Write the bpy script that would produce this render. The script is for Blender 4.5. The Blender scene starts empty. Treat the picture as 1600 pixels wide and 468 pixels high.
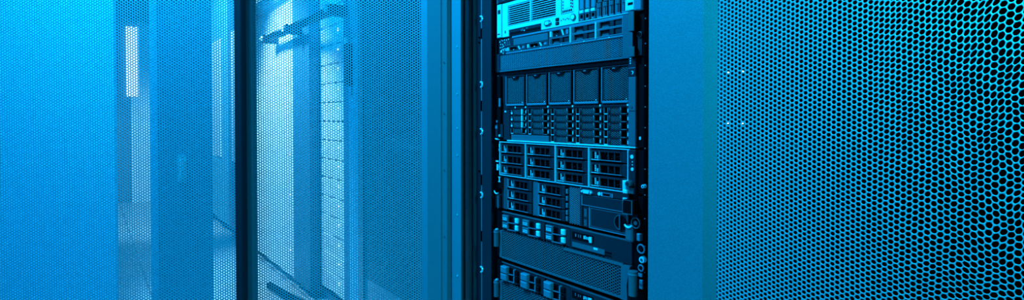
import bpy, math, random
import numpy as np
from math import sin, cos, pi, radians
from mathutils import Vector, Matrix

random.seed(7)
scn = bpy.context.scene
COL = scn.collection

# ------------------------------------------------------------------ camera geometry
F = 800.0
TH = math.atan2(660.0, 800.0)
S, C = sin(TH), cos(TH)
H = 0.90            # camera height above the floor
D = 0.834           # distance from the camera to the front plane of the right-hand rack row
PITCH = radians(0.8)
SHIFT = 51 - 800 * math.tan(PITCH)
mm = 0.001


class Frame:
    """A place to build in: origin and turn about z."""
    def __init__(self, x, y, rz):
        self.x, self.y, self.rz = x, y, rz

    def world(self, u, v, z):
        c, s = cos(self.rz), sin(self.rz)
        return (self.x + c * u - s * v, self.y + s * u + c * v, z)


ROW = Frame(D * C, D * S, math.atan2(-C, S))            # right row: u along the row, v into the racks
E_LEFT = -0.36
LROW = Frame(E_LEFT * C, E_LEFT * S, math.atan2(C, -S))  # opposite row: u runs away from the camera
WORLD = Frame(0, 0, 0)
OPEN = Frame(0, 1.44, 0)
LDOOR = Frame(0, 1.40, 0)


# ------------------------------------------------------------------ materials
def principled(name, col, rough=0.45, metal=0.0, spec=0.5, bump=0.0, bscale=900.0, speck=0.0):
    m = bpy.data.materials.new(name)
    m.use_nodes = True
    nt = m.node_tree
    b = nt.nodes['Principled BSDF']
    b.inputs['Base Color'].default_value = (*col, 1)
    b.inputs['Roughness'].default_value = rough
    b.inputs['Metallic'].default_value = metal
    b.inputs['Specular IOR Level'].default_value = spec
    tc = nt.nodes.new('ShaderNodeTexCoord')
    n = nt.nodes.new('ShaderNodeTexNoise')
    n.inputs['Scale'].default_value = bscale
    n.inputs['Detail'].default_value = 3
    nt.links.new(tc.outputs['Object'], n.inputs['Vector'])
    if bump:
        bp = nt.nodes.new('ShaderNodeBump')
        bp.inputs['Strength'].default_value = bump
        bp.inputs['Distance'].default_value = 0.0006
        nt.links.new(n.outputs['Fac'], bp.inputs['Height'])
        nt.links.new(bp.outputs['Normal'], b.inputs['Normal'])
    # a faint unevenness of the paint itself
    mix = nt.nodes.new('ShaderNodeMix')
    mix.data_type = 'RGBA'
    mix.inputs[6].default_value = (*[c * (1 - speck) for c in col], 1)
    mix.inputs[7].default_value = (*[min(1, c * (1 + speck)) for c in col], 1)
    nt.links.new(n.outputs['Fac'], mix.inputs[0])
    nt.links.new(mix.outputs[2], b.inputs['Base Color'])
    return m


def emitter(name, col, strength):
    m = bpy.data.materials.new(name)
    m.use_nodes = True
    nt = m.node_tree
    nt.nodes.remove(nt.nodes['Principled BSDF'])
    e = nt.nodes.new('ShaderNodeEmission')
    e.inputs['Color'].default_value = (*col, 1)
    e.inputs['Strength'].default_value = strength
    nt.links.new(e.outputs[0], nt.nodes['Material Output'].inputs[0])
    return m


def tiles_mat():
    m = bpy.data.materials.new('raised_floor')
    m.use_nodes = True
    nt = m.node_tree
    b = nt.nodes['Principled BSDF']
    b.inputs['Roughness'].default_value = 0.35
    tc = nt.nodes.new('ShaderNodeTexCoord')
    br = nt.nodes.new('ShaderNodeTexBrick')
    br.offset = 0
    br.inputs['Color1'].default_value = (.42, .44, .46, 1)
    br.inputs['Color2'].default_value = (.39, .41, .43, 1)
    br.inputs['Mortar'].default_value = (.12, .12, .13, 1)
    br.inputs['Scale'].default_value = 1.0
    br.inputs['Mortar Size'].default_value = 0.004
    br.inputs['Brick Width'].default_value = 0.6
    br.inputs['Row Height'].default_value = 0.6
    nt.links.new(tc.outputs['Object'], br.inputs['Vector'])
    nt.links.new(br.outputs['Color'], b.inputs['Base Color'])
    return m


M = {
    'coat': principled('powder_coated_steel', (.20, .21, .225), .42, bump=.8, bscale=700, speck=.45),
    'mesh': principled('perforated_steel', (.36, .38, .40), .38, metal=.0, speck=.08, bscale=60),
    'frame': principled('door_frame_steel', (.21, .225, .24), .40, speck=.05, bscale=300),
    'dark': principled('dark_steel', (.020, .024, .030), .5, spec=.15, speck=.1, bscale=200),
    'mid': principled('grey_plastic', (.085, .095, .105), .45, speck=.1, bscale=300),
    'grey': principled('blue_grey_plastic', (.20, .225, .26), .45, speck=.08, bscale=300),
    'black': principled('black_plastic', (.0035, .0038, .0048), .5, spec=.05, speck=.1, bscale=300),
    'void': principled('matt_black', (.0015, .0015, .002), .9, spec=.0),
    'silver': principled('silver_plastic', (.82, .84, .84), .30, speck=.03, bscale=300),
    'chrome': principled('bright_metal', (.90, .92, .92), .22, metal=.35, speck=.03, bscale=300),
    'white': principled('white_print', (.92, .92, .92), .5, speck=.02, bscale=300),
    'bezel': principled('bezel_steel', (.115, .125, .135), .38, speck=.12, bscale=400),
    'pale': principled('pale_grey_paint', (.80, .82, .82), .45, speck=.03, bscale=20),
    'blue': principled('blue_paint', (.03, .13, .22), .45, speck=.08, bscale=20),
    'bluelight': principled('light_blue_paint', (.10, .45, .62), .5, speck=.05, bscale=12),
    'cabblue': principled('cabinet_blue_paint', (.06, .26, .36), .5, speck=.05, bscale=12),
    'wall': principled('wall_paint', (.10, .13, .15), .7, speck=.05, bscale=8),
    'ceil': principled('ceiling_paint', (.08, .085, .09), .8, speck=.05, bscale=8),
    'floor': tiles_mat(),
    'led': emitter('white_led', (.55, .95, 1.0), 3.0),
    'ledblue': emitter('blue_led', (.05, .55, 1.0), 2.0),
    'lamp': emitter('white_glow', (.92, .98, 1.0), 3.0),  # glow made up for a white highlight behind the left mesh
    'lampblue': emitter('blue_lamp_diffuser', (.01, .40, 1.0), 4.0),
}


# ------------------------------------------------------------------ mesh builder
class MB:
    """Collects shapes, then links them as one mesh object."""
    def __init__(self):
        self.v, self.f, self.mi, self.mats = [], [], [], []
        self.extra = []

    def _m(self, m):
        if m not in self.mats:
            self.mats.append(m)
        return self.mats.index(m)

    def poly(self, verts, faces, m):
        b, k = len(self.v), self._m(m)
        self.v += [tuple(p) for p in verts]
        for f in faces:
            self.f.append(tuple(b + i for i in f))
            self.mi.append(k)
        return self

    def box(self, x0, x1, y0, y1, z0, z1, m='dark', c=0.0):
        """box in mm, optionally with chamfered front edges (front = -y)"""
        x0, x1, y0, y1, z0, z1 = [q * mm for q in (x0, x1, y0, y1, z0, z1)]
        if c:
            c *= mm
            V = [(x0 + c, y0, z0 + c), (x1 - c, y0, z0 + c), (x1 - c, y0, z1 - c), (x0 + c, y0, z1 - c),
                 (x0, y0 + c, z0), (x1, y0 + c, z0), (x1, y0 + c, z1), (x0, y0 + c, z1),
                 (x0, y1, z0), (x1, y1, z0), (x1, y1, z1), (x0, y1, z1)]
            Fc = [(0, 1, 2, 3), (0, 4, 5, 1), (1, 5, 6, 2), (2, 6, 7, 3), (3, 7, 4, 0),
                  (4, 8, 9, 5), (5, 9, 10, 6), (6, 10, 11, 7), (7, 11, 8, 4), (8, 11, 10, 9)]
        else:
            V = [(x0, y0, z0), (x1, y0, z0), (x1, y1, z0), (x0, y1, z0), (x0, y0, z1), (x1, y0, z1), (x1, y1, z1), (x0, y1, z1)]
            Fc = [(0, 3, 2, 1), (4, 5, 6, 7), (0, 1, 5, 4), (1, 2, 6, 5), (2, 3, 7, 6), (3, 0, 4, 7)]
        return self.poly(V, Fc, m)

    def frame(self, x0, x1, y0, y1, z0, z1, wl, wr, wb, wt, m='dark'):
        self.box(x0, x0 + wl, y0, y1, z0, z1, m)
        self.box(x1 - wr, x1, y0, y1, z0, z1, m)
        self.box(x0 + wl, x1 - wr, y0, y1, z0, z0 + wb, m)
        self.box(x0 + wl, x1 - wr, y0, y1, z1 - wt, z1, m)
        return self

    def prism(self, pts, z0, z1, m):
        """outline in x,y (mm), drawn up z"""
        n = len(pts)
        V = [(x * mm, y * mm, z0 * mm) for x, y in pts] + [(x * mm, y * mm, z1 * mm) for x, y in pts]
        Fc = [(i, (i + 1) % n, n + (i + 1) % n, n + i) for i in range(n)] + [tuple(range(n))[::-1], tuple(range(n, 2 * n))]
        return self.poly(V, Fc, m)

    def plate(self, pts, y0, y1, m):
        """outline in x,z (mm), thickness along y"""
        n = len(pts)
        V = [(x * mm, y0 * mm, z * mm) for x, z in pts] + [(x * mm, y1 * mm, z * mm) for x, z in pts]
        Fc = [(i, (i + 1) % n, n + (i + 1) % n, n + i) for i in range(n)] + [tuple(range(n))[::-1], tuple(range(n, 2 * n))]
        return self.poly(V, Fc, m)

    def cyl(self, x, z, y0, y1, r, m, n=16, r1=None):
        """disc whose axis is y (faces the aisle)"""
        r1 = r if r1 is None else r1
        V = [((x + r * cos(2 * pi * i / n)) * mm, y0 * mm, (z + r * sin(2 * pi * i / n)) * mm) for i in range(n)]
        V += [((x + r1 * cos(2 * pi * i / n)) * mm, y1 * mm, (z + r1 * sin(2 * pi * i / n)) * mm) for i in range(n)]
        Fc = [(i, (i + 1) % n, n + (i + 1) % n, n + i) for i in range(n)] + [tuple(range(n))[::-1], tuple(range(n, 2 * n))]
        return self.poly(V, Fc, m)

    def vcyl(self, x, y, z0, z1, r, m, n=16):
        pts = [(x + r * cos(2 * pi * i / n), y + r * sin(2 * pi * i / n)) for i in range(n)]
        return self.prism(pts, z0, z1, m)

    def ring(self, x, z, y, R, r, m, n=20, k=8, a0=0, a1=360):
        V, Fc = [], []
        full = abs(a1 - a0) >= 360
        N = n if full else n + 1
        for i in range(N):
            t = radians(a0 + (a1 - a0) * i / n)
            for j in range(k):
                p = 2 * pi * j / k
                rr = R + r * cos(p)
                V.append(((x + rr * cos(t)) * mm, (y + r * sin(p)) * mm, (z + rr * sin(t)) * mm))
        for i in range(n):
            for j in range(k):
                a, b = i * k + j, i * k + (j + 1) % k
                c2, d = ((i + 1) % N) * k + (j + 1) % k, ((i + 1) % N) * k + j
                Fc.append((a, d, c2, b))
        return self.poly(V, Fc, m)

    def tube(self, pts, r, m, k=8):
        """round tube through points in metres"""
        P = [Vector(p) for p in pts]
        V, Fc = [], []
        for i, p in enumerate(P):
            t = (P[min(i + 1, len(P) - 1)] - P[max(i - 1, 0)]).normalized()
            s = t.cross(Vector((0, 0, 1)))
            if s.length < 1e-3:
                s = t.cross(Vector((1, 0, 0)))
            s.normalize()
            w = s.cross(t)
            for j in range(k):
                q = 2 * pi * j / k
                V.append(p + s * (r * cos(q)) + w * (r * sin(q)))
        for i in range(len(P) - 1):
            for j in range(k):
                a, b = i * k + j, i * k + (j + 1) % k
                Fc.append((a, b, b + k, a + k))
        Fc.append(tuple(range(k))[::-1])
        Fc.append(tuple(range((len(P) - 1) * k, len(P) * k)))
        return self.poly(V, Fc, m)

    def holes(self, x0, x1, z0, z1, y, pitch, r, m, t=0.8, n=6, warp=None, rfun=None):
        """sheet of hexagonally set holes in the x-z plane at depth y (mm); t = sheet thickness"""
        self.extra.append((perf_arrays(x0, x1, z0, z1, y, pitch, r, t, n, warp, rfun), self._m(m)))
        return self

    def mesh(self, name):
        me = bpy.data.meshes.new(name)
        if not self.extra:
            me.from_pydata([tuple(p) for p in self.v], [], self.f)
            mi = np.array(self.mi, dtype=np.int32)
        else:
            V = [np.array([tuple(p) for p in self.v], dtype=np.float32).reshape(-1, 3)]
            loops = [i for f in self.f for i in f]
            tot = [len(f) for f in self.f]
            L, T, MI = [np.array(loops, dtype=np.int32)], [np.array(tot, dtype=np.int32)], [np.array(self.mi, dtype=np.int32)]
            base = len(self.v)
            for (pv, pf), k in self.extra:
                V.append(pv.astype(np.float32))
                L.append((pf + base).ravel().astype(np.int32))
                T.append(np.full(len(pf), 4, dtype=np.int32))
                MI.append(np.full(len(pf), k, dtype=np.int32))
                base += len(pv)
            V, L, T, mi = np.concatenate(V), np.concatenate(L), np.concatenate(T), np.concatenate(MI)
            me.vertices.add(len(V))
            me.vertices.foreach_set('co', V.ravel())
            me.loops.add(len(L))
            me.loops.foreach_set('vertex_index', L)
            me.polygons.add(len(T))
            st = np.concatenate(([0], np.cumsum(T)[:-1])).astype(np.int32)
            me.polygons.foreach_set('loop_start', st)
            me.update(calc_edges=True)
        for k in self.mats:
            me.materials.append(M[k])
        me.polygons.foreach_set('material_index', mi)
        me.update()
        return me


def perf_arrays(x0, x1, z0, z1, y, p, r, t, n, warp, rfun):
    cw = p * math.sqrt(3) / 2
    nc, nr = max(1, int((x1 - x0) / cw)), max(1, int((z1 - z0) / p - .5))
    ox = x0 + ((x1 - x0) - nc * cw) / 2 + cw / 2
    oz = z0 + ((z1 - z0) - (nr + .5) * p) / 2 + p / 2
    I, J = np.meshgrid(np.arange(nc), np.arange(nr), indexing='ij')
    cx = (ox + I * cw).ravel()
    cz = (oz + (J + .5 * (I % 2)) * p).ravel()
    K = len(cx)
    R = np.full(K, r) if rfun is None else rfun(cx, cz)
    a6 = np.radians(np.arange(6) * 60)
    R6 = p / math.sqrt(3)
    if n == 6:
        out = np.stack([np.cos(a6), np.sin(a6)], 1) * R6
        inn = np.stack([np.cos(a6), np.sin(a6)], 1)
    else:
        hx = np.stack([np.cos(a6), np.sin(a6)], 1) * R6
        out = np.empty((12, 2))
        out[0::2] = hx
        out[1::2] = (hx + np.roll(hx, -1, 0)) / 2
        a12 = np.radians(np.arange(12) * 30)
        inn = np.stack([np.cos(a12), np.sin(a12)], 1)
        inn[1::2] *= .96
    q = len(out)
    ctr = np.stack([cx, cz], 1)[:, None, :]
    O = ctr + out[None]
    N = ctr + inn[None] * R[:, None, None]
    P2 = np.concatenate([O, N, N], 1)                      # K, 3q, 2
    if warp is not None:
        wx, wz = warp(P2[..., 0], P2[..., 1])
        P2 = np.stack([wx, wz], -1)
    Y = np.full(P2.shape[:2], y, dtype=float)
    Y[:, 2 * q:] += t
    V = np.stack([P2[..., 0], Y, P2[..., 1]], -1).reshape(-1, 3) * mm
    i = np.arange(q)
    j = (i + 1) % q
    f = np.concatenate([np.stack([i, j, q + j, q + i], 1), np.stack([q + i, q + j, 2 * q + j, 2 * q + i], 1)])
    Fq = (np.arange(K) * 3 * q)[:, None, None] + f[None]
    return V, Fq.reshape(-1, 4)


# ------------------------------------------------------------------ objects
def tag(o, label=None, cat=None, group=None, kind=None):
    if label:
        o['label'] = label
    if cat:
        o['category'] = cat
    if group:
        o['group'] = group
    if kind:
        o['kind'] = kind
    return o


def thing(name, label, cat, frame, u, v, z, group=None):
    """Empty at the base of a thing; u, v in mm in its frame, z in mm above the floor. Parts are built in frame mm and moved back by (u, v, z)."""
    o = bpy.data.objects.new(name, None)
    COL.objects.link(o)
    o.empty_display_size = .05
    o.location = frame.world(u * mm, v * mm, z * mm)
    o.rotation_euler = (0, 0, frame.rz)
    BASE[o.name] = (u, v, z)
    return tag(o, label, cat, group)


BASE = {}


def part(name, mb, parent, at=(0, 0, 0), label=None, shift=True):
    """mb was drawn in frame mm (absolute); at = extra offset in mm."""
    me = mb if isinstance(mb, bpy.types.Mesh) else mb.mesh(name)
    o = bpy.data.objects.new(name, me)
    COL.objects.link(o)
    o.parent = parent
    if parent.name in BASE and shift:
        b = BASE[parent.name]
        o.location = ((at[0] - b[0]) * mm, (at[1] - b[1]) * mm, (at[2] - b[2]) * mm)
    else:
        o.location = (at[0] * mm, at[1] * mm, at[2] * mm)
    if label:
        o['label'] = label
    return o


def sub(name, mb, parent, at=(0, 0, 0), label=None):
    """sub-part of a part: drawn in the same space as the part"""
    me = mb if isinstance(mb, bpy.types.Mesh) else mb.mesh(name)
    o = bpy.data.objects.new(name, me)
    COL.objects.link(o)
    o.parent = parent
    o.location = (at[0] * mm, at[1] * mm, at[2] * mm)
    if label:
        o['label'] = label
    return o


def single(name, mb, frame, label, cat, u, v, z, group=None, kind=None):
    """a thing that is one mesh (drawn in mm around its own origin)"""
    o = bpy.data.objects.new(name, mb.mesh(name))
    COL.objects.link(o)
    o.location = frame.world(u * mm, v * mm, z * mm)
    o.rotation_euler = (0, 0, frame.rz)
    return tag(o, label, cat, group, kind)


HC = H * 1000.0


def Zc(z):
    """height above the floor (mm) of a height measured from the camera"""
    return HC + z


# ================================================================== THE ROOM
# floor as a slab aligned with the row
single('floor', MB().box(-7000, 2500, -2700, 1500, -60, 0, 'floor'), ROW, None, None, 0, 0, 0, kind='structure')
single('ceiling', MB().box(-7000, 2500, -2700, 1500, 0, 80, 'ceil'), ROW, None, None, 0, 0, 2700, kind='structure')
single('wall_end', MB().box(-7000, -6750, -2700, 1500, 0, 2700, 'wall'), ROW, None, None, 0, 0, 0, kind='structure')
single('wall_right', MB().box(-6750, 2500, 1400, 1500, 0, 2700, 'wall'), ROW, None, None, 0, 0, 0, kind='structure')
single('wall_left', MB().box(-6750, 2500, -2700, -2600, 0, 2700, 'wall'), ROW, None, None, 0, 0, 0, kind='structure')
single('wall_near', MB().box(2500, 2600, -2700, 1500, 0, 2700, 'wall'), ROW, None, None, 0, 0, 0, kind='structure')

RACK_H = 2050


def rack_body(t, u0, u1, v0, v1, mat='dark', posts=True, shelf=None, wall=14):
    """carcass panels of a rack as parts of t"""
    for a in (u0, u1 - wall):
        part('side_panel', MB().box(a, a + wall, v0, v1, 40, RACK_H - 30, mat), t)
    part('back_panel', MB().box(u0 + wall, u1 - wall, v1 - 20, v1, 40, RACK_H - 30, 'void'), t)
    part('top_panel', MB().box(u0, u1, v0, v1, RACK_H - 30, RACK_H, mat), t)
    part('plinth', MB().box(u0, u1, v0 + 20, v1, 0, 40, mat), t)
    if shelf is not None:
        part('shelf', MB().box(u0 + wall, u1 - wall, v0 + 60, v1 - 40, shelf - 4, shelf, 'dark'), t)


# ================================================================== MAIN OPEN RACK
U0 = -1069.0     # left end of the server fronts
rack = thing('server_rack', 'open server rack full of dark servers between the perforated doors', 'server rack', ROW, -905, 300, 0)
rack_body(rack, -1236, -584, 45, 900, 'dark', shelf=Zc(-510))

# --- left front post: folded strips, hinge lip with hooks and slots
p = MB()
p.box(-1222, -1190, 0, 45, 45, 2010, 'mid')
p.box(-1190, -1181, 14, 45, 45, 2010, 'black')
p.box(-1181, -1175, -2, 45, 45, 2010, 'mid')  # lighter strip in place of a lit raised lip
p.box(-1175, -1149, 6, 45, 45, 2010, 'dark')
p.box(-1141, -1099, 0, 45, 45, 2010, 'dark')
post = part('front_post', p, rack)
g = MB().box(-1149, -1141, 3, 45, 45, 2010, 'coat')  # lighter coat paints in the lit edge of the lip
lip = sub('hinge_lip', g, post, label='folded lip with hooks, its lit edge painted lighter', at=(0, 0, 0))
for zz in (270, 90, -39, -214, -420):
    sub('hook', MB().ring(-1143, Zc(zz), -2, 7, 2.5, 'chrome', n=14, a0=-100, a1=110), post)
for zz in (231, 32, -173, -329):
    sub('slot', MB().box(-1150, -1140, 1.5, 4, Zc(zz) - 14, Zc(zz) + 14, 'void'), post)
for zz in (222, 208, -150):
    sub('screw', MB().cyl(-1160, Zc(zz), 3, 7, 2.2, 'void', n=10), post)

# --- mounting rails
r = MB().box(-1097, -1071, 13, 40, 45, 2010, 'void')
railL = part('mounting_rail', r, rack)
g = MB()
for z0, z1, a, b, m in ((100, 112, -1086, -1081, 'mid'), (62, 74, -1086, -1081, 'mid'), (22, 38, -1086, -1080, 'white'), (4, 9, -1086, -1080, 'grey'),
                        (-14, -8, -1092, -1080, 'grey'), (-60, -57, -1092, -1078, 'white'), (-80, -71, -1080, -1075, 'white'), (-90, -83, -1082, -1078, 'grey'),
                        (-120, -116, -1094, -1082, 'white'), (-142, -126, -1090, -1083, 'white'), (-137, -129, -1082, -1078, 'grey')):
    sub('sticker', MB().box(a, b, 11.5, 13, Zc(z0), Zc(z1), m), railL)
r = MB().box(-602.5, -596, -6, 40, 45, 2010, 'void')
railR = part('mounting_rail', r, rack)
g = MB()
for zz in (232, 190, 142, 100, 60, 20, -20, -60, -100, -150, -196, -250, -300):
    sub('rail_screw', MB().cyl(-598.8, Zc(zz), -7.2, -6, 1.2, 'grey', n=8), railR)
part('right_post', MB().box(-596, -584, 10, 45, 45, 2010, 'void'), rack)
# thumb screws and a ring pull down the right-hand rail
for (a, zz, rr, kind) in ((-602, -254, 8, 'r'), (-601, -275, 6, 'w'), (-602, -291, 5.5, 'r'), (-599, -133, 3.5, 'w')):
    g = MB()
    if kind == 'r':
        g.ring(a, Zc(zz), -14, rr, 1.6, 'grey', n=20)
        g.cyl(a, Zc(zz), -16, -6, rr * .55, 'black')
    elif kind == 'w':
        g.cyl(a, Zc(zz), -14, -6, rr, 'silver', r1=rr * 1.1)
        g.cyl(a, Zc(zz), -15, -14, rr * .45, 'mid')
    else:
        g.cyl(a, Zc(zz), -16, -6, rr, 'mid')
        g.cyl(a, Zc(zz), -17, -16, rr * .6, 'black')
        g.ring(a, Zc(zz), -16, rr, 1.4, 'grey')
    sub('thumb_screw', g, railR)

# --- the open door: a perforated panel in a folded frame, swung out across the aisle
XF0, XF1 = -757.0, -729.0       # free stile
XM1 = -254.0                    # mesh ends
g = MB()
ZB, ZT = 60, 2030
# hinge stile profile (x, y) seen from inside: bevel, face, groove, face, groove, raised flange
prof = [(-258, 14), (-237, -8), (-199, -8), (-197, -6), (-183, -6), (-182, -9), (-180, -5), (-170, 1), (-168.5, -6), (-141, -30), (-139, -28), (-139, 24), (-258, 24)]
g.prism(prof, ZB, ZT, 'frame')
g.prism([(XF0, 4), (XF0 + 5, 0), (XF1 - 4, 0), (XF1, 13), (XF1, 24), (XF0, 24)], ZB, ZT, 'frame')
g.box(XF1, XM1, 0, 24, ZB, ZB + 90, 'frame')
g.box(XF1, XM1, 0, 24, ZT - 90, ZT, 'frame')
# closed sheet above and below the perforated field
PZ0, PZ1 = Zc(-640), Zc(470)
g.box(XF1, XM1, 14, 15, ZB + 90, PZ0, 'mesh')
g.box(XF1, XM1, 14, 15, PZ1, ZT - 90, 'mesh')


def door_at(parent, mb_list, fr):
    """a door part whose frame differs from its rack's: give it a world place through the parent's inverse"""


def local_to(parent, frame, z=0):
    """transform placing frame-space geometry under parent (whose own transform is known)"""
    W = Matrix.Translation(Vector((frame.x, frame.y, z))) @ Matrix.Rotation(frame.rz, 4, 'Z')
    Pm = Matrix.Translation(parent.location) @ Matrix.Rotation(parent.rotation_euler.z, 4, 'Z')
    return Pm.inverted() @ W


def framed_part(name, mb, parent, frame, label=None):
    o = bpy.data.objects.new(name, mb.mesh(name))
    COL.objects.link(o)
    o.parent = parent
    o.matrix_local = local_to(parent, frame)
    if label:
        o['label'] = label
    return o


door = framed_part('door', g, rack, OPEN, 'perforated door swung wide open on its left hinges')
pm = MB().holes(XF1 - 4, XM1 + 6, PZ0 - 4, PZ1 + 4, 14, 7.55, 2.75, 'mesh', t=1.2, n=6).mesh('perforated_panel')
sub('perforated_panel', pm, door)
g = MB()
for zz in (155, 25, -70, -145, -310, -480):
    g.cyl(-152, Zc(zz + 40), -23, -19, 2.2, 'chrome', n=10)
sub('screw', g, door)
g = MB()
for zz in (153, 10, -148, -335):
    g.cyl(-190, Zc(zz), -7.2, -4, 1.8, 'mid', n=10)
sub('rivet', g, door)
# edge of the free stile: rubber lip
sub('edge_seal', MB().box(XF0 - 4, XF0, 6, 22, ZB, ZT, 'black'), door)

# ================================================================== SERVERS


def server(label, z0, z1, name='server', a0=0, a1=444, depth=620, group=None):
    t = thing(name, label, 'server', ROW, U0 + 222, 200, Zc(z0), group)
    b = MB().box(U0 + a0, U0 + a1, 12, depth, Zc(z0) + 1, Zc(z1) - .5, 'black')
    part('chassis', b, t)
    return t


def A(mb, a0, a1, v0, v1, z0, z1, m, c=0):
    return mb.box(U0 + a0, U0 + a1, v0, v1, Zc(z0), Zc(z1), m, c)


def ticks(mb, a, z, w, h, v, m='white', rows=2, seed=0):
    """small lines of print, too small to read"""
    rnd = random.Random(seed)
    dz = h / rows
    for k in range(rows):
        x = a
        while x < a + w:
            q = rnd.uniform(.8, 2.2)
            A(mb, x, min(a + w, x + q), v, v + .3, z + k * dz, z + k * dz + dz * rnd.uniform(.4, .75), m)
            x += q + rnd.uniform(.4, .9)


# ---- S0: server above the silver one, only its underside and left corner in view
t = server('dark server at the very top, above the silver louvred server', 298, 384)
b = MB()
A(b, -2, 446, 0, 12, 299, 383, 'dark', 2)
A(b, 20, 420, -1, 0, 303, 306, 'mid')
part('bezel', b, t)
b = MB()
A(b, -8, -2.5, 2, 6, 299, 383, 'mid')
A(b, 446, 462, 2, 6, 299, 383, 'black')
part('ear', b, t)

# ---- S1: silver server with louvred grille
t = server('silver server with a louvred grille and a row of upright drives', 208.5, 296)
b = MB()
Z0, Z1 = 208.5, 295
# front fascia with openings left for the grille, the panel and the drive cage
A(b, 0, 40, 0, 12, Z0, Z1, 'silver')
A(b, 40, 217, 0, 12, 287, Z1, 'silver')
A(b, 40, 217, 0, 12, 224.5, 234, 'silver')
A(b, 168, 217, 0, 12, Z0, 224.5, 'silver')
A(b, 40, 45, 0, 12, Z0, 224.5, 'silver')
A(b, 217, 288, 0, 12, Z0, 234, 'silver')
A(b, 217, 234, 0, 12, 234, Z1, 'silver')
A(b, 274, 288, 0, 12, 234, Z1, 'silver')
A(b, 234, 274, 0, 12, 280, Z1, 'silver')
A(b, 288, 421, 0, 12, 293, Z1, 'silver')
A(b, 288, 421, 0, 12, Z0, 210, 'silver')
A(b, 421, 444, 0, 12, Z0, Z1, 'silver')
A(b, 17.5, 18.3, -.4, 0, Z0, Z1, 'mid')
fas = part('fascia', b, t)
g = MB()
A(g, 40, 217, 9, 12, 234, 287, 'void')
for k in range(10):
    z = 235.4 + k * 5.35
    V = [(U0 + 40, 0, Zc(z + 1.1)), (U0 + 217, 0, Zc(z + 1.1)), (U0 + 217, 8, Zc(z + 2.4)), (U0 + 40, 8, Zc(z + 2.4)),
         (U0 + 40, 0, Zc(z)), (U0 + 217, 0, Zc(z)), (U0 + 217, 8, Zc(z + 1.3)), (U0 + 40, 8, Zc(z + 1.3))]
    g.poly([(x * mm, y * mm, q * mm) for x, y, q in V], [(0, 1, 2, 3), (4, 7, 6, 5), (0, 4, 5, 1), (1, 5, 6, 2), (3, 2, 6, 7), (0, 3, 7, 4)], 'silver')
A(g, 127, 130, -.2, 8, 234, 287, 'silver')
part('louvred_grille', g, t)
g = MB()
A(g, 45.5, 167.5, 1, 12, 209, 224, 'dark')
A(g, 50, 163, .5, 1, 211, 217, 'black')
ticks(g, 92, 215.5, 10, 6, .4, 'grey', 2, 3)
A(g, 104, 107, .4, 1, 214, 217, 'silver')
A(g, 112, 118, .4, 1, 219, 221, 'grey')
part('optical_drive', g, t)
g = MB()
g.plate([(U0 + 178, Zc(221)), (U0 + 183, Zc(215)), (U0 + 198, Zc(215)), (U0 + 203, Zc(221)), (U0 + 198, Zc(227)), (U0 + 183, Zc(227))], -2.5, 0, 'mid')
g.plate([(U0 + 183, Zc(221)), (U0 + 186, Zc(217)), (U0 + 195, Zc(217)), (U0 + 198, Zc(221)), (U0 + 195, Zc(225)), (U0 + 186, Zc(225))], -4, -2.5, 'silver')
g.cyl(U0 + 180, Zc(221), -4, -2.5, 2, 'chrome', n=10)
g.cyl(U0 + 201, Zc(221), -4, -2.5, 2, 'chrome', n=10)
part('video_port', g, t)
for z in (221.5, 212.5):
    g = MB()
    A(g, 217, 228, -1, .2, z, z + 7, 'void')
    A(g, 219, 226, -1.4, -1, z + 2.5, z + 4, 'mid')
    part('data_port', g, t)
g = MB()
A(g, 234, 274, 2, 12, 234, 280, 'mid')
A(g, 236, 272, 1.5, 2, 236, 279, 'silver')
A(g, 245, 260, 1, 1.5, 247, 279, 'white')
for k in range(6):
    A(g, 238 + 5.2 * k, 241.5 + 5.2 * k, 1, 1.5, 238, 243, 'black')
for k in range(4):
    A(g, 263, 266, 1, 1.5, 247 + 7 * k, 251 + 7 * k, 'black')
    A(g, 268, 270.5, 1, 1.5, 245 + 7 * k, 249 + 7 * k, 'black')
    A(g, 238, 241, 1, 1.5, 247 + 7 * k, 250 + 7 * k, 'mid')
part('status_panel', g, t)
g = MB()
for k, a in enumerate((235, 242, 248, 254, 259)):
    g.cyl(U0 + a, Zc(221 + (k % 2) * 2), -.4, 0, 1.7, 'mid', n=10)
part('indicator', g, t)
g = MB()
g.cyl(U0 + 273, Zc(223), -2.5, 0, 7.5, 'mid')
g.cyl(U0 + 273, Zc(223), -3.5, -2.5, 5.5, 'white')
part('power_button', g, t, label='round white power button')
for k in range(8):
    a = 288.5 + k * 16.6
    g = MB()
    A(g, a, a + 15.6, 6, 40, 210.5, 292.5, 'black')
    if k < 3:
        A(g, a + 1.5, a + 14, 1, 6, 236, 292, 'grey', 1.5)
    else:
        A(g, a + 1.5, a + 14, 3, 6, 243, 292, 'mid', 1)
        A(g, a + 1.5, a + 3.5, 1.5, 6, 212, 243, 'grey')
    d = part('drive_carrier', g, t)
    g = MB()
    if k < 3:
        A(g, a + 3, a + 14, -1.5, 5, 227, 234, 'silver', 1)
        A(g, a + 2, a + 14.5, 1, 5, 211, 227, 'mid')
        A(g, a + 5, a + 12, .5, 1, 217, 224, 'void')
        A(g, a + 6, a + 9, .4, 1, 212.5, 214, 'silver')
    else:
        A(g, a + 4, a + 14.5, -1, 5, 231, 241, 'mid', 1)
        A(g, a + 6, a + 8, .5, 5, 214, 231, 'grey')
        A(g, a + 11, a + 13, .5, 5, 214, 231, 'mid')
        A(g, a + 4, a + 14.5, .5, 5, 211, 214, 'grey')
    sub('latch', g, d)
g = MB()
A(g, -1, 17.4, -3, 12, Z0, Z1, 'silver', 1.2)
A(g, 3, 14, -3.3, -3, 270, 281, 'dark')
A(g, 2, 12, -3.3, -3, 216, 219, 'dark')
A(g, 29, 33, -.4, 0, 217.5, 224, 'black')
part('ear', g, t)
g = MB()
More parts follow.
